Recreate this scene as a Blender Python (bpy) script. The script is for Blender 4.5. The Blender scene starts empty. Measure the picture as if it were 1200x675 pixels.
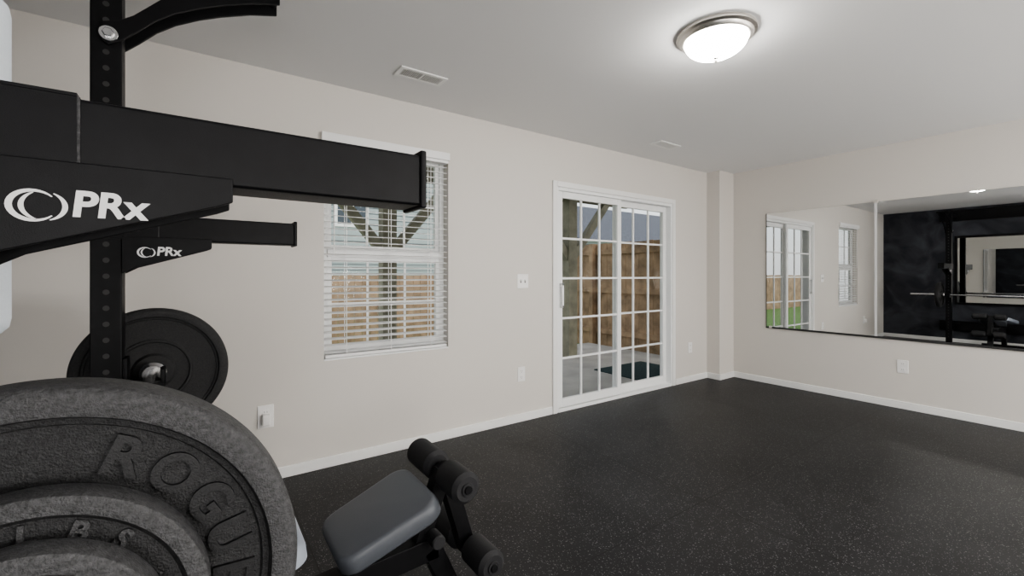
import bpy, bmesh, math, random
from mathutils import Matrix, Vector
random.seed(4)
scene = bpy.context.scene
COL = scene.collection
try:
    scene.view_settings.look = 'AgX - Medium High Contrast'
except Exception:
    pass

# ------------------------------------------------------------------ materials
def new_mat(name):
    m = bpy.data.materials.new(name); m.use_nodes = True
    nt = m.node_tree; b = nt.nodes["Principled BSDF"]
    return m, nt, b
def simple(name, col, rough=0.5, metal=0.0, bump=0.0, bscale=200.0, var=0.0, vscale=8.0, spec=0.5):
    m, nt, b = new_mat(name)
    b.inputs["Base Color"].default_value = (*col, 1)
    b.inputs["Roughness"].default_value = rough
    b.inputs["Metallic"].default_value = metal
    b.inputs["Specular IOR Level"].default_value = spec
    tc = nt.nodes.new("ShaderNodeTexCoord")
    if bump > 0:
        n = nt.nodes.new("ShaderNodeTexNoise"); n.inputs["Scale"].default_value = bscale
        n.inputs["Detail"].default_value = 3
        bp = nt.nodes.new("ShaderNodeBump"); bp.inputs["Strength"].default_value = bump
        bp.inputs["Distance"].default_value = 0.002
        nt.links.new(tc.outputs["Object"], n.inputs["Vector"])
        nt.links.new(n.outputs["Fac"], bp.inputs["Height"])
        nt.links.new(bp.outputs["Normal"], b.inputs["Normal"])
    if var > 0:
        n2 = nt.nodes.new("ShaderNodeTexNoise"); n2.inputs["Scale"].default_value = vscale
        n2.inputs["Detail"].default_value = 5
        r = nt.nodes.new("ShaderNodeValToRGB")
        r.color_ramp.elements[0].position = 0.3; r.color_ramp.elements[1].position = 0.7
        r.color_ramp.elements[0].color = (*[c*(1-var) for c in col], 1)
        r.color_ramp.elements[1].color = (*[min(1, c*(1+var)) for c in col], 1)
        nt.links.new(tc.outputs["Object"], n2.inputs["Vector"])
        nt.links.new(n2.outputs["Fac"], r.inputs["Fac"])
        nt.links.new(r.outputs["Color"], b.inputs["Base Color"])
    return m

M_wall = simple("wall_paint", (0.675, 0.645, 0.605), 0.75, bump=0.05, bscale=350)
M_ceil = simple("ceiling_paint", (0.82, 0.82, 0.82), 0.85, bump=0.05, bscale=250)
M_trim = simple("trim_white", (0.84, 0.84, 0.83), 0.4, bump=0.02, bscale=100)
M_white = simple("white_vinyl", (0.86, 0.87, 0.87), 0.35, bump=0.01, bscale=80)
M_plastic = simple("white_plastic", (0.86, 0.85, 0.84), 0.3, bump=0.01)
M_slot = simple("dark_slot", (0.03, 0.03, 0.03), 0.6)
M_blk = simple("black_powdercoat", (0.006, 0.006, 0.007), 0.45, bump=0.15, bscale=900, var=0.2, vscale=30, spec=0.22)
M_rub = simple("plate_rubber", (0.024, 0.024, 0.025), 0.62, bump=0.9, bscale=420, var=0.35, vscale=160, spec=0.4)
M_rub2 = simple("plate_rubber_rim", (0.055, 0.055, 0.057), 0.6, bump=1.0, bscale=450, var=0.45, vscale=190)  # paler than the face: light caught by the rim, put into the colour
M_foam = simple("black_foam", (0.016, 0.016, 0.018), 0.7, bump=0.3, bscale=300)
M_vinyl = simple("bench_vinyl", (0.09, 0.098, 0.112), 0.42, bump=0.25, bscale=500)
M_vinyl2 = simple("bench_vinyl_light", (0.30, 0.33, 0.38), 0.5, bump=0.2, bscale=500)
M_chrome = simple("chrome", (0.75, 0.75, 0.76), 0.22, 1.0)
M_nickel = simple("brushed_nickel", (0.72, 0.69, 0.65), 0.38, 1.0, bump=0.05, bscale=300)
M_alu = simple("aluminium_strip", (0.72, 0.72, 0.72), 0.45, 0.3)
M_decal = simple("white_decal", (0.70, 0.70, 0.70), 0.5)
M_letter = simple("plate_letter", (0.010, 0.010, 0.011), 0.5, bump=0.4, bscale=500)
M_mat = simple("pale_foam", (0.62, 0.67, 0.72), 0.75, bump=0.4, bscale=220)
M_mirror = simple("mirror_silver", (0.74, 0.75, 0.75), 0.0, 1.0)
M_vent = simple("vent_enamel", (0.85, 0.85, 0.84), 0.4)
M_cedar = simple("fence_cedar", (0.38, 0.27, 0.175), 0.8, var=0.35, vscale=5, bump=0.3, bscale=60)
M_deck = simple("deck_lumber", (0.27, 0.26, 0.20), 0.8, var=0.25, vscale=6, bump=0.3, bscale=60)
M_conc = simple("concrete_slab", (0.42, 0.41, 0.39), 0.9, var=0.15, vscale=3, bump=0.3, bscale=60)
M_grass = simple("grass", (0.12, 0.21, 0.06), 0.95, var=0.5, vscale=25, bump=1, bscale=90)
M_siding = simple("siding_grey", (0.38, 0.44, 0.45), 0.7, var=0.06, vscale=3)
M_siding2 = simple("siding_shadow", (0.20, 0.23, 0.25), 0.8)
M_roof = simple("roof_shingle", (0.09, 0.10, 0.12), 0.9, var=0.3, vscale=12)
M_paneg = simple("house_pane", (0.05, 0.07, 0.09), 0.1)
M_blind = simple("blind_slat_white", (0.86, 0.86, 0.86), 0.45, bump=0.01)
M_doormat = simple("outdoor_mat_fibre", (0.02, 0.045, 0.05), 0.95, bump=1, bscale=250, var=0.4, vscale=60)

# clear window glass
M_glass, nt, b = new_mat("window_glass")
nt.nodes.remove(b); out = nt.nodes["Material Output"]
tr = nt.nodes.new("ShaderNodeBsdfTransparent"); tr.inputs[0].default_value = (0.96, 0.97, 0.97, 1)
gl = nt.nodes.new("ShaderNodeBsdfGlossy"); gl.inputs["Roughness"].default_value = 0.03
lw = nt.nodes.new("ShaderNodeLayerWeight"); lw.inputs[0].default_value = 0.5
pw = nt.nodes.new("ShaderNodeMath"); pw.operation = 'POWER'; pw.inputs[1].default_value = 5.0
ma = nt.nodes.new("ShaderNodeMath"); ma.operation = 'MULTIPLY_ADD'; ma.inputs[1].default_value = 0.25; ma.inputs[2].default_value = 0.001
mx = nt.nodes.new("ShaderNodeMixShader")
nt.links.new(lw.outputs["Facing"], pw.inputs[0]); nt.links.new(pw.outputs[0], ma.inputs[0])
nt.links.new(ma.outputs[0], mx.inputs[0]); nt.links.new(tr.outputs[0], mx.inputs[1])
nt.links.new(gl.outputs[0], mx.inputs[2]); nt.links.new(mx.outputs[0], out.inputs[0])

# lamp glass
def lampmat(name, s):
    m, nt, b = new_mat(name)
    b.inputs["Base Color"].default_value = (0.9, 0.88, 0.85, 1)
    b.inputs["Roughness"].default_value = 0.3
    b.inputs["Emission Color"].default_value = (1.0, 0.97, 0.92, 1)
    b.inputs["Emission Strength"].default_value = s
    return m
M_lamp = lampmat("lamp_frosted_glass", 75.0)

# rubber floor
M_floor, nt, b = new_mat("rubber_floor_flecked")
tc = nt.nodes.new("ShaderNodeTexCoord")
def flecks(scale, th0, th1):
    v = nt.nodes.new("ShaderNodeTexVoronoi"); v.inputs["Scale"].default_value = scale
    v.inputs["Randomness"].default_value = 1.0
    nt.links.new(tc.outputs["Object"], v.inputs["Vector"])
    sx = nt.nodes.new("ShaderNodeSeparateColor"); nt.links.new(v.outputs["Color"], sx.inputs[0])
    g = nt.nodes.new("ShaderNodeMath"); g.operation = 'GREATER_THAN'; g.inputs[1].default_value = th0
    nt.links.new(sx.outputs[0], g.inputs[0])
    l = nt.nodes.new("ShaderNodeMath"); l.operation = 'LESS_THAN'; l.inputs[1].default_value = th1
    nt.links.new(v.outputs["Distance"], l.inputs[0])
    mu = nt.nodes.new("ShaderNodeMath"); mu.operation = 'MULTIPLY'
    nt.links.new(g.outputs[0], mu.inputs[0]); nt.links.new(l.outputs[0], mu.inputs[1])
    return mu
f1 = flecks(100, 0.84, 0.30); f2 = flecks(190, 0.80, 0.33)
ad = nt.nodes.new("ShaderNodeMath"); ad.operation = 'MAXIMUM'
nt.links.new(f1.outputs[0], ad.inputs[0]); nt.links.new(f2.outputs[0], ad.inputs[1])
nz = nt.nodes.new("ShaderNodeTexNoise"); nz.inputs["Scale"].default_value = 1.3; nz.inputs["Detail"].default_value = 7
nz.inputs["Distortion"].default_value = 0.8
nt.links.new(tc.outputs["Object"], nz.inputs["Vector"])
cr = nt.nodes.new("ShaderNodeValToRGB")
cr.color_ramp.elements[0].position = 0.38; cr.color_ramp.elements[0].color = (0.010, 0.010, 0.0112, 1)
cr.color_ramp.elements[1].position = 0.66; cr.color_ramp.elements[1].color = (0.021, 0.021, 0.0225, 1)
nt.links.new(nz.outputs["Fac"], cr.inputs["Fac"])
br = nt.nodes.new("ShaderNodeTexBrick"); br.inputs["Scale"].default_value = 1.0
br.inputs["Brick Width"].default_value = 1.83; br.inputs["Row Height"].default_value = 1.22
br.inputs["Mortar Size"].default_value = 0.003; br.offset = 0.0
nt.links.new(tc.outputs["Object"], br.inputs["Vector"])
mixf = nt.nodes.new("ShaderNodeMix"); mixf.data_type = 'RGBA'
nt.links.new(ad.outputs[0], mixf.inputs["Factor"]); nt.links.new(cr.outputs["Color"], mixf.inputs["A"])
mixf.inputs["B"].default_value = (0.15, 0.15, 0.15, 1)
mixs = nt.nodes.new("ShaderNodeMix"); mixs.data_type = 'RGBA'
nt.links.new(br.outputs["Fac"], mixs.inputs["Factor"]); nt.links.new(mixf.outputs["Result"], mixs.inputs["A"])
mixs.inputs["B"].default_value = (0.004, 0.004, 0.004, 1)
nt.links.new(mixs.outputs["Result"], b.inputs["Base Color"])
b.inputs["Roughness"].default_value = 0.48
b.inputs["Specular IOR Level"].default_value = 0.35
nb = nt.nodes.new("ShaderNodeTexNoise"); nb.inputs["Scale"].default_value = 160
nt.links.new(tc.outputs["Object"], nb.inputs["Vector"])
bp = nt.nodes.new("ShaderNodeBump"); bp.inputs["Strength"].default_value = 0.3; bp.inputs["Distance"].default_value = 0.002
nt.links.new(nb.outputs["Fac"], bp.inputs["Height"]); nt.links.new(bp.outputs["Normal"], b.inputs["Normal"])

# chalky dark wall
M_dark, nt, b = new_mat("charcoal_wall_paint")
tc = nt.nodes.new("ShaderNodeTexCoord")
nz = nt.nodes.new("ShaderNodeTexNoise"); nz.inputs["Scale"].default_value = 1.8; nz.inputs["Detail"].default_value = 8
nz.inputs["Distortion"].default_value = 1.5
cr = nt.nodes.new("ShaderNodeValToRGB")
cr.color_ramp.elements[0].position = 0.42; cr.color_ramp.elements[0].color = (0.014, 0.016, 0.023, 1)
cr.color_ramp.elements[1].position = 0.75; cr.color_ramp.elements[1].color = (0.07, 0.075, 0.092, 1)
nt.links.new(tc.outputs["Object"], nz.inputs["Vector"]); nt.links.new(nz.outputs["Fac"], cr.inputs["Fac"])
nt.links.new(cr.outputs["Color"], b.inputs["Base Color"]); b.inputs["Roughness"].default_value = 0.7

# ------------------------------------------------------------------ helpers
def group(name, loc=(0, 0, 0)):
    e = bpy.data.objects.new(name, None); e.empty_display_size = 0.1
    e.location = loc; COL.objects.link(e); return e
def link(o, parent=None):
    COL.objects.link(o)
    if parent is not None:
        o.parent = parent
        o.matrix_parent_inverse = Matrix.Translation(-Vector(parent.location))
    return o
def addbox(bm, b):
    x0, x1, y0, y1, z0, z1 = b
    vs = [bm.verts.new(p) for p in ((x0,y0,z0),(x1,y0,z0),(x1,y1,z0),(x0,y1,z0),(x0,y0,z1),(x1,y0,z1),(x1,y1,z1),(x0,y1,z1))]
    for f in ((0,3,2,1),(4,5,6,7),(0,1,5,4),(1,2,6,5),(2,3,7,6),(3,0,4,7)):
        bm.faces.new([vs[i] for i in f])
def boxes(name, bl, mat, parent=None, bevel=0.0, segs=2):
    bm = bmesh.new()
    for b in bl: addbox(bm, b)
    me = bpy.data.meshes.new(name)
    xs=[v.co.copy() for v in bm.verts]
    c = Vector(((min(v.x for v in xs)+max(v.x for v in xs))/2,(min(v.y for v in xs)+max(v.y for v in xs))/2,(min(v.z for v in xs)+max(v.z for v in xs))/2))
    bmesh.ops.translate(bm, verts=bm.verts, vec=-c)
    bm.to_mesh(me); bm.free(); me.materials.append(mat)
    o = bpy.data.objects.new(name, me); o.location = c
    link(o, parent)
    if bevel > 0:
        md = o.modifiers.new("bevel", 'BEVEL'); md.width = bevel; md.segments = segs
        md.limit_method = 'ANGLE'
        for p in me.polygons: p.use_smooth = True
        o.modifiers.new("wn", 'WEIGHTED_NORMAL')
    return o
def box(name, x0, x1, y0, y1, z0, z1, mat, parent=None, bevel=0.0, segs=2):
    return boxes(name, [(x0, x1, y0, y1, z0, z1)], mat, parent, bevel, segs)
def obox(name, p, size, mat, parent=None, rot=None, bevel=0.0, segs=3):
    sx, sy, sz = [s/2 for s in size]
    o = boxes(name, [(-sx, sx, -sy, sy, -sz, sz)], mat, parent, bevel, segs)
    o.location = p
    if rot is not None: o.rotation_euler = rot
    return o
def bar(name, p0, p1, w, h, mat, parent=None, bevel=0.003):
    p0, p1 = Vector(p0), Vector(p1); d = p1-p0
    q = d.to_track_quat('X', 'Z')
    return obox(name, (p0+p1)/2, (d.length, w, h), mat, parent, q.to_euler(), bevel)
def lathe(name, prof, origin, axis, mat, parent=None, seg=96, mats=None, smooth=True):
    bm = bmesh.new(); rings = []
    for r, a in prof:
        ring = []
        if r < 1e-6:
            ring = [bm.verts.new((0, 0, a))]
        else:
            for i in range(seg):
                t = 2*math.pi*i/seg
                ring.append(bm.verts.new((r*math.cos(t), r*math.sin(t), a)))
        rings.append(ring)
    for k in range(len(rings)-1):
        A, B = rings[k], rings[k+1]
        for i in range(seg):
            j = (i+1) % seg
            if len(A) == 1 and len(B) == 1: continue
            if len(A) == 1: f = bm.faces.new((A[0], B[i], B[j]))
            elif len(B) == 1: f = bm.faces.new((A[i], A[j], B[0]))
            else: f = bm.faces.new((A[i], A[j], B[j], B[i]))
            if mats: f.material_index = mats[k]
    bmesh.ops.recalc_face_normals(bm, faces=bm.faces)
    me = bpy.data.meshes.new(name); bm.to_mesh(me); bm.free()
    for mm in (mat if isinstance(mat, list) else [mat]): me.materials.append(mm)
    if smooth:
        for p in me.polygons: p.use_smooth = True
    o = bpy.data.objects.new(name, me); o.location = origin
    o.rotation_euler = Vector(axis).to_track_quat('Z', 'Y').to_euler()
    link(o, parent)
    if smooth:
        md = o.modifiers.new("es", 'EDGE_SPLIT'); md.split_angle = math.radians(38)
    return o
def rod(name, p0, p1, r, mat, parent=None, seg=32, ch=0.15):
    p0, p1 = Vector(p0), Vector(p1); L = (p1-p0).length; c = min(r*ch, L*0.3)
    return lathe(name, [(0, 0), (r-c, 0), (r, c), (r, L-c), (r-c, L), (0, L)], p0, p1-p0, mat, parent, seg)
def prism(name, pts, y0, y1, mat, parent=None, bevel=0.0):
    bm = bmesh.new()
    A = [bm.verts.new((x, y0, z)) for x, z in pts]; B = [bm.verts.new((x, y1, z)) for x, z in pts]
    bm.faces.new(A); bm.faces.new(B[::-1]); n = len(pts)
    for i in range(n):
        j = (i+1) % n; bm.faces.new((A[j], A[i], B[i], B[j]))
    bmesh.ops.recalc_face_normals(bm, faces=bm.faces)
    me = bpy.data.meshes.new(name); bm.to_mesh(me); bm.free(); me.materials.append(mat)
    o = bpy.data.objects.new(name, me); link(o, parent)
    if bevel:
        md = o.modifiers.new("bevel", 'BEVEL'); md.width = bevel; md.segments = 2; md.limit_method = 'ANGLE'
    return o
def text(name, s, loc, size, mat, parent, roty=0.0, ext=0.0005, shear=0.0, bold=0.0):
    c = bpy.data.curves.new(name, 'FONT'); c.body = s; c.size = size; c.extrude = ext
    c.align_x = 'CENTER'; c.align_y = 'CENTER'; c.shear = shear; c.offset = bold
    c.materials.append(mat)
    o = bpy.data.objects.new(name, c)
    o.rotation_euler = (Matrix.Rotation(-roty, 4, 'Y') @ Matrix.Rotation(math.pi/2, 4, 'X')).to_euler()
    o.location = loc
    return link(o, parent)

# ------------------------------------------------------------------ room shell
XB, XM, YW, YF, H = -0.78, 5.25, 2.98, -2.7, 2.44
T = 0.14
WX0, WX1, WZ0, WZ1 = 0.645, 1.52, 0.675, 2.10
DX0, DX1, DZ1 = 2.585, 4.26, 2.005
box("floor", XB, XM, YF, YW, -0.10, 0.0, M_floor)
box("ceiling", XB-T, XM+T, YF-T, YW+T, H, H+0.1, M_ceil)
boxes("wall_window_side", [
    (XB-T, WX0, YW, YW+T, -0.1, H), (WX0, WX1, YW, YW+T, -0.1, WZ0), (WX0, WX1, YW, YW+T, WZ1, H),
    (WX1, DX0, YW, YW+T, -0.1, H), (DX0, DX1, YW, YW+T, DZ1, H), (DX0, DX1, YW, YW+T, -0.1, 0.0),
    (DX1, XM+T, YW, YW+T, -0.1, H)], M_wall)
box("wall_mirror_side", XM, XM+T, YF-T, YW, -0.1, H, M_wall)
box("wall_rack_side", XB-T, XB, YF-T, YW, -0.1, H, M_dark)
box("wall_behind", XB, XM, YF-T, YF, -0.1, H, M_wall)
PX, PY = 4.945, 2.82
box("wall_corner_chase", PX, XM, PY, YW, 0.0, H, M_wall)
def baseboard(name, b):
    boxes(name, [b], M_trim, bevel=0.004)
bh, bt = 0.068, 0.013
baseboard("baseboard_window_left", (XB, 2.53, YW-bt, YW, 0, bh))
baseboard("baseboard_window_right", (4.325, PX, YW-bt, YW, 0, bh))
boxes("baseboard_chase", [(PX-bt, PX, PY-bt, YW-bt, 0, bh), (PX, XM-bt, PY-bt, PY, 0, bh)], M_trim, bevel=0.003)
baseboard("baseboard_mirror", (XM-bt, XM, YF, PY, 0, bh))
baseboard("baseboard_rack", (XB, XB+bt, YF, YW-bt, 0, bh))
baseboard("baseboard_behind", (XB+bt, XM-bt, YF, YF+bt, 0, bh))

# ------------------------------------------------------------------ window
win = group("window_1", ((WX0+WX1)/2, YW+0.09, (WZ0+WZ1)/2))
fy0, fy1 = YW+0.075, YW+0.13
f = 0.035
boxes("frame", [(WX0, WX0+f, fy0, fy1, WZ0, WZ1), (WX1-f, WX1, fy0, fy1, WZ0, WZ1),
                (WX0+f, WX1-f, fy0, fy1, WZ0, WZ0+0.045), (WX0+f, WX1-f, fy0, fy1, WZ1-f, WZ1)], M_white, win, 0.003)
zm = 1.365
boxes("meeting_rail", [(WX0+f, WX1-f, fy0-0.012, fy1-0.01, zm-0.025, zm+0.025)], M_white, win, 0.003)
def sash(nm, x0, x1, z0, z1, y0, y1, s=0.03):
    boxes(nm, [(x0, x0+s, y0, y1, z0, z1), (x1-s, x1, y0, y1, z0, z1), (x0+s, x1-s, y0, y1, z0, z0+s), (x0+s, x1-s, y0, y1, z1-s, z1)], M_white, win, 0.002)
    bl = []
    for i in (1, 2):
        xx = x0+(x1-x0)*i/3; bl.append((xx-0.007, xx+0.007, y0+0.012, y1-0.012, z0+s, z1-s))
    zz = (z0+z1)/2; bl.append((x0+s, x1-s, y0+0.013, y1-0.013, zz-0.007, zz+0.007))
    boxes(nm+"_muntins", bl, M_white, win)
    box(nm+"_glass", x0+s, x1-s, (y0+y1)/2-0.002, (y0+y1)/2+0.002, z0+s, z1-s, M_glass, win)
sash("lower_sash", WX0+f, WX1-f, WZ0+0.045, zm-0.025, fy0+0.002, fy0+0.036)
sash("upper_sash", WX0+f, WX1-f, zm+0.025, WZ1-f, fy0+0.015, fy0+0.05)
box("sill", WX0, WX1, YW-0.004, fy0, WZ0, WZ0+0.012, M_white, win, 0.003)
bld = group("window_blind", ((WX0+WX1)/2, YW+0.03, WZ1))
box("valance", WX0-0.018, WX1+0.002, YW-0.028, YW-0.012, WZ1-0.030, WZ1+0.025, M_blind, bld, 0.004)
box("headrail", WX0+0.006, WX1-0.006, YW-0.012, YW+0.045, WZ1-0.05, WZ1-0.003, M_blind, bld, 0.002)
n = 32; zt = WZ1-0.075; zb = WZ0+0.05
bm = bmesh.new()
tilt = math.radians(9)
for i in range(n):
    z = zb+(zt-zb)*i/(n-1)
    s0 = len(bm.verts)
    addbox(bm, (WX0+0.01, WX1-0.01, -0.025, 0.025, -0.0016, 0.0016)); bm.verts.ensure_lookup_table()
    vs = bm.verts[s0:]
    bmesh.ops.rotate(bm, verts=vs, cent=(0, 0, 0), matrix=Matrix.Rotation(tilt, 3, 'X'))
    bmesh.ops.translate(bm, verts=vs, vec=(0, YW+0.028, z))
me = bpy.data.meshes.new("slats"); bm.to_mesh(me); bm.free(); me.materials.append(M_blind)
link(bpy.data.objects.new("slats", me), bld)
box("bottom_rail", WX0+0.01, WX1-0.01, YW+0.004, YW+0.054, WZ0+0.014, WZ0+0.034, M_blind, bld, 0.004)
cords = []
for xx in (WX0+0.14, (WX0+WX1)/2, WX1-0.14):
    for yy in (YW+0.002, YW+0.053): cords.append((xx-0.002, xx+0.002, yy-0.001, yy+0.001, WZ0+0.03, WZ1-0.05))
boxes("ladder_cords", cords, M_blind, bld)
rod("tilt_wand", (WX0+0.06, YW-0.008, WZ1-0.05), (WX0+0.06, YW-0.008, WZ1-0.75), 0.004, M_blind, bld, 12)

# ------------------------------------------------------------------ sliding door
dr = group("door_1", ((DX0+DX1)/2, YW+0.07, 1.0))
c = 0.05
boxes("casing", [(DX0-c, DX0, YW-0.016, YW, 0, DZ1+c), (DX1, DX1+c, YW-0.016, YW, 0, DZ1+c), (DX0, DX1, YW-0.016, YW, DZ1, DZ1+c)], M_trim, dr, 0.004)
boxes("jamb", [(DX0, DX0+0.022, YW-0.005, YW+T, 0, DZ1), (DX1-0.022, DX1, YW-0.005, YW+T, 0, DZ1), (DX0+0.022, DX1-0.022, YW-0.005, YW+T, DZ1-0.03, DZ1)], M_white, dr, 0.003)
boxes("threshold", [(DX0+0.022, DX1-0.022, YW-0.01, YW+T+0.03, 0.0, 0.03), (DX0+0.022, DX1-0.022, YW+0.045, YW+0.05, 0.03, 0.042)], M_white, dr, 0.003)
def panel(nm, x0, x1, y0, y1, z0=0.035, z1=DZ1-0.032):
    s, t, bo = 0.055, 0.06, 0.075
    boxes(nm+"_stiles_rails", [(x0, x0+s, y0, y1, z0, z1), (x1-s, x1, y0, y1, z0, z1), (x0+s, x1-s, y0, y1, z0, z0+bo), (x0+s, x1-s, y0, y1, z1-t, z1)], M_white, dr, 0.004)
    gx0, gx1, gz0, gz1 = x0+s, x1-s, z0+bo, z1-t; ym = (y0+y1)/2
    bl = []
    for i in (1, 2):
        xx = gx0+(gx1-gx0)*i/3; bl.append((xx-0.009, xx+0.009, ym-0.008, ym+0.008, gz0, gz1))
    for i in range(1, 5):
        zz = gz0+(gz1-gz0)*i/5; bl.append((gx0, gx1, ym-0.0085, ym+0.0085, zz-0.009, zz+0.009))
    boxes(nm+"_muntins", bl, M_white, dr)
    box(nm+"_glass", gx0, gx1, ym-0.002, ym+0.002, gz0, gz1, M_glass, dr)
panel("sliding_panel", DX0+0.024, 3.445, YW+0.008, YW+0.043)
panel("fixed_panel", 3.40, DX1-0.024, YW+0.053, YW+0.088)
hx = DX0+0.024+0.028
boxes("handle", [(hx-0.012, hx+0.012, YW-0.03, YW-0.018, 0.93, 1.15), (hx-0.012, hx+0.012, YW-0.03, YW+0.008, 0.93, 0.955), (hx-0.012, hx+0.012, YW-0.03, YW+0.008, 1.125, 1.15)], M_white, dr, 0.005)

# ------------------------------------------------------------------ mirrors
mw = group("wall_mirror", (XM-0.01, 1.0, 1.27))
my = [2.435, 1.445, 0.455, -0.535]
mz0, mz1 = 0.64, 1.915
for i in range(3):
    box("glass_%d" % (i+1), XM-0.012, XM-0.002, my[i+1]+0.003, my[i]-0.003, mz0, mz1, M_mirror, mw)
boxes("bottom_channel", [(XM-0.018, XM-0.001, my[3], my[0]+0.004, mz0-0.014, mz0+0.004)], M_slot, mw)
boxes("seam_strip", [(XM-0.0165, XM-0.012, my[i]-0.009, my[i]+0.009, mz0, mz1+0.012) for i in (1, 2)], M_alu, mw)
boxes("edge_strip", [(XM-0.014, XM-0.001, my[0]-0.002, my[0]+0.004, mz0, mz1)], M_slot, mw)
boxes("clips", [(XM-0.02, XM, my[0]-0.06, my[0]-0.03, mz0-0.016, mz0+0.012), (XM-0.02, XM, my[1]-0.02, my[1]+0.02, mz1-0.01, mz1+0.016)], M_nickel, mw, 0.002)
m2 = group("framed_mirror", (XB+0.02, 1.1, 1.3))
by0, by1, bz0, bz1 = 0.15, 1.95, 0.69, 1.93
box("glass", XB+0.002, XB+0.012, by0+0.03, by1-0.03, bz0+0.03, bz1-0.03, M_mirror, m2)
boxes("frame", [(XB+0.001, XB+0.03, by0, by0+0.04, bz0, bz1), (XB+0.001, XB+0.03, by1-0.04, by1, bz0, bz1),
                (XB+0.001, XB+0.03, by0+0.04, by1-0.04, bz0, bz0+0.04), (XB+0.001, XB+0.03, by0+0.04, by1-0.04, bz1-0.04, bz1)], M_blk, m2, 0.003)

# ------------------------------------------------------------------ ceiling lights
def ceiling_light(x, y):
    g = group("ceiling_light", (x, y, H))
    lathe("nickel_pan", [(0, 0), (0.185, 0), (0.188, -0.006), (0.186, -0.016), (0.172, -0.024), (0.168, -0.034), (0.158, -0.042), (0.150, -0.042), (0.148, -0.034), (0, -0.034)],
          (x, y, H), (0, 0, 1), M_nickel, g)
    pr = []
    R, D = 0.148, 0.085
    for i in range(15):
        a = math.pi/2*i/14; pr.append((R*math.cos(a) if i < 14 else 0, -0.036-D*math.sin(a)))
    lathe("glass_dome", pr, (x, y, H), (0, 0, 1), M_lamp, g)
    lathe("finial", [(0, -0.118), (0.012, -0.12), (0.013, -0.126), (0.006, -0.132), (0.009, -0.138), (0.006, -0.146), (0, -0.149)], (x, y, H), (0, 0, 1), M_nickel, g, 24)
ceiling_light(2.13, 1.235)
ceiling_light(2.13, -1.45)  # unseen second fixture, added to brighten the foreground

# added fill lights on invented lamp stands, unseen behind the camera
def fill_light(x, y, P, z=1.08):
    g = group("fill_light", (x, y, 0))
    zz = z-0.33
    lathe("base", [(0, 0), (0.15, 0), (0.15, 0.015), (0.03, 0.03), (0.012, 0.05), (0.012, zz-0.02), (0.05, zz), (0.05, zz+0.015), (0, zz+0.015)], (x, y, 0), (0, 0, 1), M_nickel, g, 48)
    l = bpy.data.lights.new("fill_point", 'POINT'); l.energy = P; l.shadow_soft_size = 0.30; l.color = (1.0, 0.985, 0.965)
    o = bpy.data.objects.new("fill_point", l); o.location = (x, y, z); link(o, g)
fill_light(-0.35, -1.75, 80)
fill_light(2.2, -2.1, 135)
fill_light(4.5, -1.9, 90)

# ------------------------------------------------------------------ ceiling vents
def vent(x, y, L=0.30, W=0.135):
    g = group("ceiling_vent", (x, y, H))
    z1 = H; z0 = H-0.008
    x0, x1, y0, y1 = x-L/2, x+L/2, y-W/2, y+W/2; r = 0.024
    boxes("frame", [(x0, x1, y0, y0+r, z0, z1), (x0, x1, y1-r, y1, z0, z1), (x0, x0+r, y0+r, y1-r, z0, z1), (x1-r, x1, y0+r, y1-r, z0, z1), (x-0.004, x+0.004, y0+r, y1-r, z0, z1)], M_vent, g, 0.002)
    box("duct_void", x0+r, x1-r, y0+r, y1-r, z1-0.0015, z1-0.0005, M_slot, g)
    bl = []; k = 22
    for i in range(k):
        xx = x0+r+(L-2*r)*(i+0.5)/k; bl.append((xx-0.0022, xx+0.0022, y0+r, y1-r, z0+0.001, z1-0.002))
    boxes("louvres", bl, M_vent, g)
vent(1.11, 2.54); vent(3.56, 2.56)

# ------------------------------------------------------------------ wall plates
def plate(name, x, z, w=0.075, h=0.12, kind="outlet"):
    g = group(name, (x, YW, z))
    box("cover", x-w/2, x+w/2, YW-0.007, YW, z-h/2, z+h/2, M_plastic, g, 0.003)
    if kind == "switch":
        for dx in (-0.022, 0.022):
            box("slot", x+dx-0.006, x+dx+0.006, YW-0.008, YW-0.006, z-0.013, z+0.013, M_slot, g)
            obox("toggle", (x+dx, YW-0.012, z+0.004), (0.009, 0.014, 0.014), M_plastic, g, (0.4, 0, 0), 0.001)
    else:
        for dz in (-0.026, 0.026):
            box("socket", x-0.017, x+0.017, YW-0.0085, YW-0.006, z+dz-0.017, z+dz+0.017, M_plastic, g, 0.004)
            boxes("socket_slots", [(x-0.008, x-0.006, YW-0.009, YW-0.008, z+dz-0.003, z+dz+0.007), (x+0.006, x+0.008, YW-0.009, YW-0.008, z+dz-0.003, z+dz+0.006), (x-0.002, x+0.002, YW-0.009, YW-0.008, z+dz-0.012, z+dz-0.008)], M_slot, g)
    return g
plate("light_switch", 2.21, 1.17, 0.115, 0.12, "switch")
plate("wall_outlet", 2.195, 0.395)
g = plate("wall_outlet", 0.32, 0.385, 0.085, 0.135)
box("plug_adapter", 0.30, 0.34, YW-0.045, YW-0.009, 0.34, 0.405, M_plastic, g, 0.006)
plate("wall_outlet", 4.60, 0.39)
g = group("wall_outlet", (XM, 1.25, 0.385))
box("cover", XM-0.007, XM, 1.21, 1.29, 0.325, 0.445, M_plastic, g, 0.003)
for dz in (-0.026, 0.026):
    box("socket", XM-0.0085, XM-0.006, 1.233, 1.267, 0.385+dz-0.017, 0.385+dz+0.017, M_plastic, g, 0.004)
    boxes("socket_slots", [(XM-0.009, XM-0.008, 1.242, 1.244, 0.385+dz-0.003, 0.385+dz+0.007), (XM-0.009, XM-0.008, 1.256, 1.258, 0.385+dz-0.003, 0.385+dz+0.006)], M_slot, g)

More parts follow.
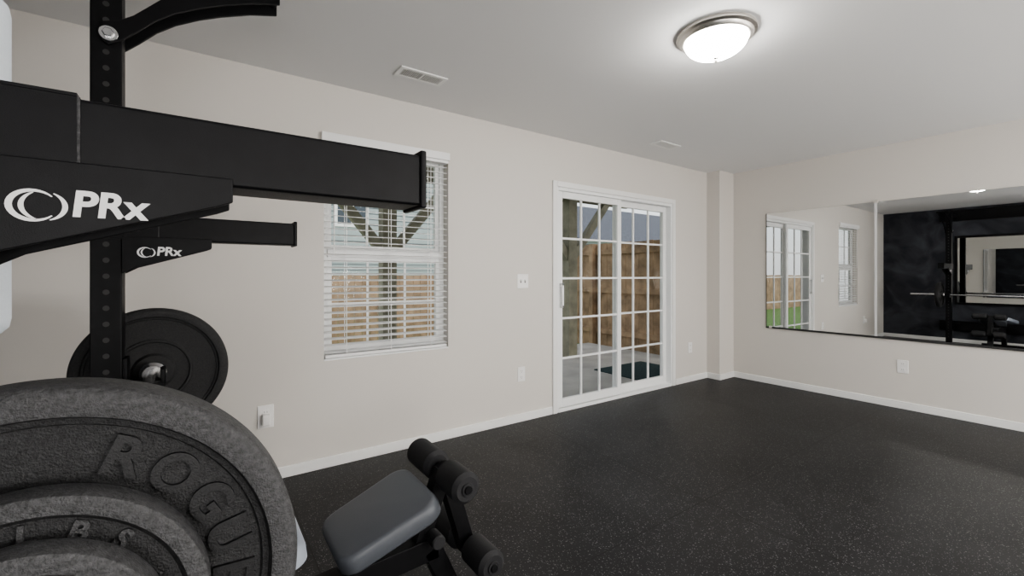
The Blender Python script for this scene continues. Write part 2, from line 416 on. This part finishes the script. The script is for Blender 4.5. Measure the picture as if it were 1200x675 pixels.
# ------------------------------------------------------------------ power rack (wall mounted folding)
rk = group("power_rack", (-0.24, 1.33, 0))
UX0, UX1 = -0.28, -0.203
def upright(tag, y0, y1):
    box(tag+"_upright", UX0, UX1, y0, y1, 0.0, 2.36, M_blk, rk, 0.004)
    for side in (y0-0.0006,):
        bm = bmesh.new()
        z = 0.15
        while z < 2.3:
            m = Matrix.Translation(((UX0+UX1)/2, side, z)) @ Matrix.Rotation(math.pi/2, 4, 'X')
            bmesh.ops.create_circle(bm, cap_ends=True, radius=0.0085, segments=16, matrix=m)
            m = Matrix.Translation((UX1+0.0006, (y0+y1)/2, z)) @ Matrix.Rotation(math.pi/2, 4, 'Y')
            bmesh.ops.create_circle(bm, cap_ends=True, radius=0.0085, segments=16, matrix=m)
            z += 0.0508
        me = bpy.data.meshes.new(tag+"_holes"); bm.to_mesh(me); bm.free()
        me.materials.append(M_slot); link(bpy.data.objects.new(tag+"_holes", me), rk)
    box(tag+"_foot", UX0-0.02, UX1+0.02, y0-0.02, y1+0.02, 0.0, 0.008, M_blk, rk, 0.002)
    ym = (y0+y1)/2
    for zz, t in ((2.29, "upper"), (0.30, "lower")):
        box(tag+"_%s_strut" % t, XB+0.04, UX0, ym-0.025, ym+0.025, zz-0.025, zz+0.025, M_blk, rk, 0.003)
        box(tag+"_%s_wall_bracket" % t, XB, XB+0.04, ym-0.06, ym+0.06, zz-0.09, zz+0.09, M_blk, rk, 0.004)
    lo = [(-0.235, 1.950), (-0.20, 1.975), (-0.167, 2.008), (-0.12, 2.060), (-0.068, 2.103), (0.0, 2.145), (0.066, 2.178), (0.16, 2.218), (0.250, 2.245)]
    up = [(0.250, 2.305), (0.15, 2.278), (0.05, 2.242), (-0.02, 2.205), (-0.09, 2.155), (-0.14, 2.10), (-0.175, 2.062), (-0.21, 2.035), (-0.25, 2.02), (-0.262, 1.985), (-0.25, 1.96)]
    prism(tag+"_pullup_arm", lo+up, y0-0.009, y0-0.001, M_blk, rk, 0.002)
    prism(tag+"_pullup_arm_inner", lo+up, y1+0.001, y1+0.009, M_blk, rk, 0.002)
    rod(tag+"_arm_bolt", (-0.235, y0-0.022, 1.985), (-0.235, y0-0.008, 1.985), 0.015, M_chrome, rk, 6)
    rod(tag+"_arm_washer", (-0.235, y0-0.012, 1.985), (-0.235, y0-0.008, 1.985), 0.024, M_chrome, rk, 24)
def spotter(tag, y0, y1):
    zt, zb = 1.420, 1.336
    box(tag+"_spotter_tube", UX1-0.001, 0.302, y0, y1, zb, zt, M_blk, rk, 0.005)
    box(tag+"_spotter_end_plate", 0.300, 0.311, y0-0.003, y1+0.003, zb-0.004, zt+0.008, M_blk, rk, 0.003)
    gs = [(UX1, zb+0.01), (UX1, 1.225), (-0.17, 1.245), (0.020, 1.308), (0.036, 1.315), (0.036, zb+0.01)]
    prism(tag+"_spotter_gusset", gs, y0-0.007, y0-0.001, M_blk, rk, 0.0015)
    prism(tag+"_spotter_gusset_back", gs, y1+0.001, y1+0.007, M_blk, rk, 0.0015)
    boxes(tag+"_spotter_sleeve", [(UX1-0.10, -0.112, y0-0.004, y0-0.0005, zb, zt), (UX1, -0.112, y0-0.004, y1+0.004, zt+0.0005, zt+0.004)], M_blk, rk)
    box(tag+"_weld_edge", -0.112, -0.1095, y0-0.003, y0-0.0003, zb+0.006, zt, M_rub2, rk)
    lz = 1.295; ly = y0-0.0085
    bm = bmesh.new()
    for rr, w, a0, a1, cx in ((0.0160, 0.0035, 40, 320, -0.145), (0.0160, 0.0028, 120, 250, -0.136), (0.0160, 0.003, -70, 60, -0.139)):
        prev = None
        for i in range(25):
            a = math.radians(a0+(a1-a0)*i/24); ww = w*(0.35+math.sin(math.pi*i/24))
            p = bm.verts.new((cx+(rr+ww/2)*math.cos(a)*1.15, ly+0.0008, lz+(rr+ww/2)*math.sin(a)))
            q = bm.verts.new((cx+(rr-ww/2)*math.cos(a)*1.15, ly+0.0008, lz+(rr-ww/2)*math.sin(a)))
            if prev: bm.faces.new((prev[0], p, q, prev[1]))
            prev = (p, q)
    me = bpy.data.meshes.new(tag+"_logo_ring"); bm.to_mesh(me); bm.free(); me.materials.append(M_decal)
    link(bpy.data.objects.new(tag+"_logo_ring", me), rk)
    text(tag+"_logo_letters", "PRx", (-0.084, ly+0.0008, lz+0.003), 0.040, M_decal, rk, 0, 0.0004, 0.1, 0.0012)
def jcup(tag, y0, y1):
    boxes(tag+"_jcup", [(UX1, UX1+0.012, y0, y1, 0.80, 0.95), (UX1+0.012, -0.095, y0+0.004, y1-0.004, 0.835, 0.860), (-0.107, -0.095, y0+0.004, y1-0.004, 0.860, 0.905)], M_blk, rk, 0.003)
    boxes(tag+"_jcup_liner", [(UX1+0.012, -0.107, y0+0.008, y1-0.008, 0.860, 0.865)], M_foam, rk)
for tag, y0, y1 in (("near", 0.69, 0.766), ("far", 1.89, 1.966)):
    upright(tag, y0, y1); spotter(tag, y0, y1); jcup(tag, y0, y1)
rod("pullup_bar", (0.235, 0.66, 2.285), (0.235, 2.0, 2.285), 0.016, M_blk, rk, 24)
box("wall_stringer_upper", XB, XB+0.038, 0.5, 2.15, 2.20, 2.38, M_blk, rk, 0.003)
box("wall_stringer_lower", XB, XB+0.038, 0.5, 2.15, 0.21, 0.39, M_blk, rk, 0.003)
# peg that carries the foam roller
rod("storage_peg", (-0.262, 0.764, 1.36), (-0.262, 0.846, 1.36), 0.012, M_blk, rk, 20)

# ------------------------------------------------------------------ barbell and plates
BX, BZ = -0.131, 0.880
bb = group("barbell", (BX, 1.33, BZ))
rod("shaft", (BX, 0.675, BZ), (BX, 1.985, BZ), 0.014, M_chrome, bb, 32)
for tag, s in (("near", -1), ("far", 1)):
    yc = 1.33+s*0.655
    rod(tag+"_sleeve", (BX, yc, BZ), (BX, yc+s*0.43, BZ), 0.025, M_chrome, bb, 40, 0.06)
    lathe(tag+"_collar", [(0, 0), (0.034, 0), (0.038, 0.004), (0.038, 0.018), (0.033, 0.024), (0.028, 0.032), (0, 0.032)], (BX, yc-s*0.0, BZ), (0, -s, 0), M_chrome, bb, 48)

def big_plate(yc, s, R, th, letters):
    g = group("bumper_plate", (BX, yc, BZ))
    h = th/2
    half = [(0.0262, h-0.004), (0.030, h-0.001), (0.055, h-0.001), (0.060, h-0.006), (0.063, h-0.014), (0.100, h-0.014), (0.104, h-0.009),
            (0.110, h-0.009), (0.114, h-0.014), (R-0.040, h-0.014), (R-0.038, h-0.010), (R-0.032, h-0.009), (R-0.029, h-0.001), (R-0.024, h), (R-0.010, h), (R-0.004, h-0.003), (R, h-0.009)]
    prof = half + [(r, -a) for r, a in reversed(half)] + [half[0]]
    mats = [0]*(len(prof)-1)
    k = len(half)
    for i in range(k-5, k+5): mats[i] = 1
    lathe("disc", prof, (BX, yc, BZ), (0, s, 0), [M_rub, M_rub2 if letters else M_rub], g, 160, mats)
    if letters and s < 0:
        for ch, a in zip("ROGUE", (66, 48, 30, 13, -3)):
            a = math.radians(a); r = R-0.070
            text("letter_"+ch, ch, (BX+r*math.cos(a), yc-h+0.0125, BZ+r*math.sin(a)), 0.056, M_letter, g, a-math.pi/2, 0.003, 0, 0.0015)
        for ch, a in zip("45LBS", (245, 228, 210, 196, 182)):
            a = math.radians(a); r = R-0.075
            text("letter_"+ch, ch, (BX+r*math.cos(a), yc-h+0.0125, BZ+r*math.sin(a)), 0.045, M_letter, g, a-math.pi/2, 0.003, 0, 0.0015)
    return g
big_plate(0.634, -1, 0.232, 0.062, True)
big_plate(2.028, -1, 0.222, 0.055, False)
def small_plate(y0, y1, R, label):
    g = group("weight_plate", (BX, (y0+y1)/2, BZ)); h = (y1-y0)/2; yc = (y0+y1)/2
    half = [(0.0262, h-0.003), (0.029, h), (0.043, h), (0.047, h-0.007), (R-0.022, h-0.007), (R-0.017, h-0.001), (R-0.006, h), (R-0.001, h-0.003), (R, h-0.007)]
    prof = half+[(r, -a) for r, a in reversed(half)]+[half[0]]
    k = len(half); mats = [0]*(len(prof)-1)
    for i in range(k-4, k+4): mats[i] = 1
    lathe("disc", prof, (BX, yc, BZ), (0, -1, 0), [M_rub, M_rub2], g, 128, mats)
    for i, ch in enumerate(label):
        a = math.radians(125-i*75/max(1, len(label)-1)); r = R-0.034
        text("letter_%d" % i, ch, (BX+r*math.cos(a), y0+0.006, BZ+r*math.sin(a)), 0.026, M_rub2, g, a-math.pi/2, 0.002, 0, 0.0008)
small_plate(0.565, 0.602, 0.142, "10LBS")
small_plate(0.530, 0.564, 0.108, "5LB")

# ------------------------------------------------------------------ adjustable bench
bn = group("weight_bench", (0.2, 1.31, 0))
yb = 1.31
sl_a = math.atan2(0.095, 0.266)
def padobj(name, cx, cz, L, W0, W1, th, ang, mat, r=0.03):
    bm = bmesh.new()
    L2 = L/2
    def outline(W0, W1, rr, z):
        pts = []
        for sx, sy, W, a0 in ((1, 1, W1, 0), (-1, 1, W0, 90), (-1, -1, W0, 180), (1, -1, W1, 270)):
            cxx, cyy = sx*(L2-rr), sy*(W/2-rr)
            for i in range(7):
                a = math.radians(a0+15*i); pts.append((cxx+rr*math.cos(a), cyy+rr*math.sin(a)))
        return pts
    base = outline(W0, W1, 0.05, 0)
    levels = [(0.95, -th), (1.0, -th+0.008), (1.0, -0.020), (0.985, -0.009), (0.955, -0.002), (0.90, 0.0)]
    rings = [[bm.verts.new((x*s, y*s, z)) for x, y in base] for s, z in levels]
    for k in range(len(rings)-1):
        n = len(base)
        for i in range(n):
            j = (i+1) % n; bm.faces.new((rings[k][i], rings[k][j], rings[k+1][j], rings[k+1][i]))
    bm.faces.new(rings[0][::-1]); bm.faces.new(rings[-1])
    me = bpy.data.meshes.new(name); bm.to_mesh(me); bm.free(); me.materials.append(mat)
    for p in me.polygons: p.use_smooth = True
    o = bpy.data.objects.new(name, me); o.location = (cx, yb, cz); o.rotation_euler = (0, -ang, 0)
    link(o, bn); md = o.modifiers.new("es", 'EDGE_SPLIT'); md.split_angle = math.radians(50); return o
padobj("seat_pad", 0.432, 0.524, 0.30, 0.26, 0.29, 0.055, sl_a, M_vinyl)
padobj("back_pad", -0.20, 0.512, 0.84, 0.32, 0.29, 0.055, math.radians(7), M_vinyl2)
obox("seat_bracket", (0.43, yb, 0.452), (0.22, 0.06, 0.03), M_blk, bn, (0, -sl_a, 0), 0.003)
obox("back_bracket", (-0.18, yb, 0.440), (0.55, 0.06, 0.03), M_blk, bn, (0, -math.radians(7), 0), 0.003)
bar("main_beam", (-0.50, yb, 0.30), (0.62, yb, 0.36), 0.06, 0.07, M_blk, bn)
bar("front_leg", (0.60, yb, 0.36), (0.74, yb, 0.05), 0.06, 0.06, M_blk, bn)
bar("rear_leg", (-0.46, yb, 0.31), (-0.52, yb, 0.05), 0.06, 0.06, M_blk, bn)
box("front_foot", 0.71, 0.77, yb-0.21, yb+0.21, 0.0, 0.055, M_blk, bn, 0.006)
box("rear_foot", -0.55, -0.49, yb-0.26, yb+0.26, 0.0, 0.055, M_blk, bn, 0.006)
bar("seat_post", (0.40, yb, 0.34), (0.42, yb, 0.45), 0.05, 0.05, M_blk, bn)
bar("back_post", (0.05, yb, 0.32), (0.02, yb, 0.45), 0.05, 0.05, M_blk, bn)
bar("roller_mast", (0.56, yb, 0.36), (0.647, yb, 0.59), 0.045, 0.05, M_blk, bn)
bar("leg_arm", (0.647, yb, 0.60), (0.738, yb, 0.30), 0.05, 0.05, M_blk, bn)
rod("pivot_knob", (0.60, yb-0.075, 0.40), (0.60, yb-0.02, 0.40), 0.022, M_foam, bn, 24)
for tag, x, z in (("upper", 0.647, 0.587), ("lower", 0.738, 0.322)):
    rod(tag+"_axle", (x, yb-0.175, z), (x, yb+0.205, z), 0.0125, M_blk, bn, 20)
    for s, t, L in ((-1, "near", 0.165), (1, "far", 0.195)):
        a, b_ = yb+s*0.035, yb+s*L
        rod(tag+"_foam_"+t, (x, a, z), (x, b_, z), 0.047, M_foam, bn, 40, 0.25)
        rod(tag+"_cap_"+t, (x, b_, z), (x, b_+s*0.005, z), 0.020, M_foam, bn, 24)

# ------------------------------------------------------------------ pale foam roller stored on the rack (left edge)
RX = -0.271
fr_ = group("foam_roller", (RX, 0.90, 1.37))
lathe("roll", [(0.022, 0.0), (0.048, 0), (0.055, 0.008), (0.057, 0.02), (0.057, 0.44), (0.055, 0.452), (0.048, 0.46), (0.022, 0.46), (0.022, 0.0)], (RX, 0.902, 1.14), (0, 0, 1), M_mat, fr_, 64)

# ------------------------------------------------------------------ outdoors
box("lawn", -14, 24, YW+T, 30, -0.25, -0.12, M_grass)
box("patio_slab", -0.5, 5.9, YW+T+0.001, 5.9, -0.12, -0.03, M_conc)
box("outdoor_mat", 4.25, 5.2, 3.35, 4.15, -0.03, -0.018, M_doormat, None, 0.003)
def fence_x(name, y, x0, x1, top):
    bl = []; x = x0
    while x < x1:
        bl.append((x, x+0.135, y, y+0.02, -0.12, top+random.uniform(-0.008, 0.008))); x += 0.145
    for zz in (0.15, top*0.5, top-0.2): bl.append((x0, x1, y+0.02, y+0.06, zz, zz+0.09))
    boxes(name, bl, M_cedar)
def fence_y(name, x, y0, y1, top):
    bl = []; y = y0
    while y < y1:
        bl.append((x, x+0.02, y, y+0.135, -0.12, top+random.uniform(-0.008, 0.008))); y += 0.145
    for zz in (0.15, top*0.5, top-0.2): bl.append((x-0.04, x, y0, y1, zz, zz+0.09))
    y = y0+0.5
    while y < y1:
        bl.append((x-0.13, x-0.04, y, y+0.09, -0.12, top)); y += 2.2
    boxes(name, bl, M_cedar)
fence_x("back_fence", 8.4, -12, 5.8, 1.22)
fence_y("side_fence", 6.1, YW+T+0.05, 8.2, 1.80)
dk = group("timber_deck", (3, 4.2, 2.6))
for x in (1.78, 4.62):
    box("post", x-0.08, x+0.08, 4.94, 5.10, -0.03, 2.40, M_deck, dk)
    for s in (-1, 1):
        bar("knee_brace", (x+s*0.03, 5.02, 1.46), (x+s*0.80, 5.02, 2.38), 0.09, 0.11, M_deck, dk)
boxes("beam", [(-0.6, 6.0, 4.93, 4.97, 2.36, 2.60), (-0.6, 6.0, 5.07, 5.11, 2.36, 2.60)], M_deck, dk)
bl = []; x = -0.6
while x < 6: bl.append((x, x+0.04, YW+T+0.02, 5.35, 2.60, 2.80)); x += 0.41
boxes("joists", bl, M_deck, dk)
bl = []; y = YW+T+0.02
while y < 5.3: bl.append((-0.6, 6.0, y, y+0.138, 2.80, 2.825)); y += 0.146
boxes("boards", bl, M_deck, dk)
def house(name, x0, x1, y0, y1, zt, wins):
    g = group(name, ((x0+x1)/2, (y0+y1)/2, 0))
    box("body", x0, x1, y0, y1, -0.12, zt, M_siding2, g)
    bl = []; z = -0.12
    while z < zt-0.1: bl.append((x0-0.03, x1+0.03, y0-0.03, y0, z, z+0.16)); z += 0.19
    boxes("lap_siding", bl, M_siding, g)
    for wx, wz in wins:
        boxes("window_trim", [(wx-0.55, wx+0.55, y0-0.06, y0-0.03, wz-0.8, wz+0.8)], M_white, g)
        boxes("window_pane", [(wx-0.45, wx-0.03, y0-0.07, y0-0.06, wz-0.7, wz-0.04), (wx+0.03, wx+0.45, y0-0.07, y0-0.06, wz-0.7, wz-0.04), (wx-0.45, wx-0.03, y0-0.07, y0-0.06, wz+0.04, wz+0.7), (wx+0.03, wx+0.45, y0-0.07, y0-0.06, wz+0.04, wz+0.7)], M_paneg, g)
    bm = bmesh.new(); o = 0.4; ym = (y0+y1)/2
    P = [bm.verts.new(p) for p in ((x0-o, y0-o, zt), (x1+o, y0-o, zt), (x1+o, y1+o, zt), (x0-o, y1+o, zt), (x0-o, ym, zt+2.2), (x1+o, ym, zt+2.2))]
    for fc in ((0, 1, 5, 4), (2, 3, 4, 5), (0, 4, 3), (1, 2, 5), (0, 3, 2, 1)): bm.faces.new([P[i] for i in fc])
    me = bpy.data.meshes.new("roof"); bm.to_mesh(me); bm.free(); me.materials.append(M_roof)
    link(bpy.data.objects.new("roof", me), g)
house("neighbour_house", -4, 9.5, 15, 23, 6.0, [(4.1, 3.6), (0.5, 3.6)])
house("neighbour_house", 13, 24, 13.5, 21, 2.7, [(15.5, 1.4), (19, 1.4)])

# ------------------------------------------------------------------ world
w = bpy.data.worlds.new("sky"); scene.world = w; w.use_nodes = True
nt = w.node_tree; bg = nt.nodes["Background"]
sk = nt.nodes.new("ShaderNodeTexSky"); sk.sky_type = 'NISHITA'; sk.sun_disc = False
sk.sun_elevation = math.radians(45); sk.sun_rotation = math.radians(150); sk.dust_density = 4; sk.air_density = 1.0
mxr = nt.nodes.new("ShaderNodeMix"); mxr.data_type = 'RGBA'; mxr.inputs["Factor"].default_value = 0.75
nt.links.new(sk.outputs[0], mxr.inputs["A"]); mxr.inputs["B"].default_value = (4.7, 4.7, 4.75, 1)
nt.links.new(mxr.outputs["Result"], bg.inputs[0]); bg.inputs[1].default_value = 0.32
sun = bpy.data.lights.new("sun", 'SUN'); sun.energy = 0.8; sun.angle = math.radians(12)
so = bpy.data.objects.new("sun", sun); so.rotation_euler = (math.radians(40), math.radians(-25), 0); COL.objects.link(so)

# ------------------------------------------------------------------ camera
cam = bpy.data.cameras.new("camera"); co = bpy.data.objects.new("camera", cam); COL.objects.link(co)
cam.sensor_width = 36; cam.lens = 36*519.4/1200; cam.shift_y = -15/1200; cam.clip_start = 0.02
co.location = (0, 0, 1.22)
fwd = Vector((0.5765, 0.8171, 0))
co.rotation_euler = fwd.to_track_quat('-Z', 'Y').to_euler()
scene.camera = co
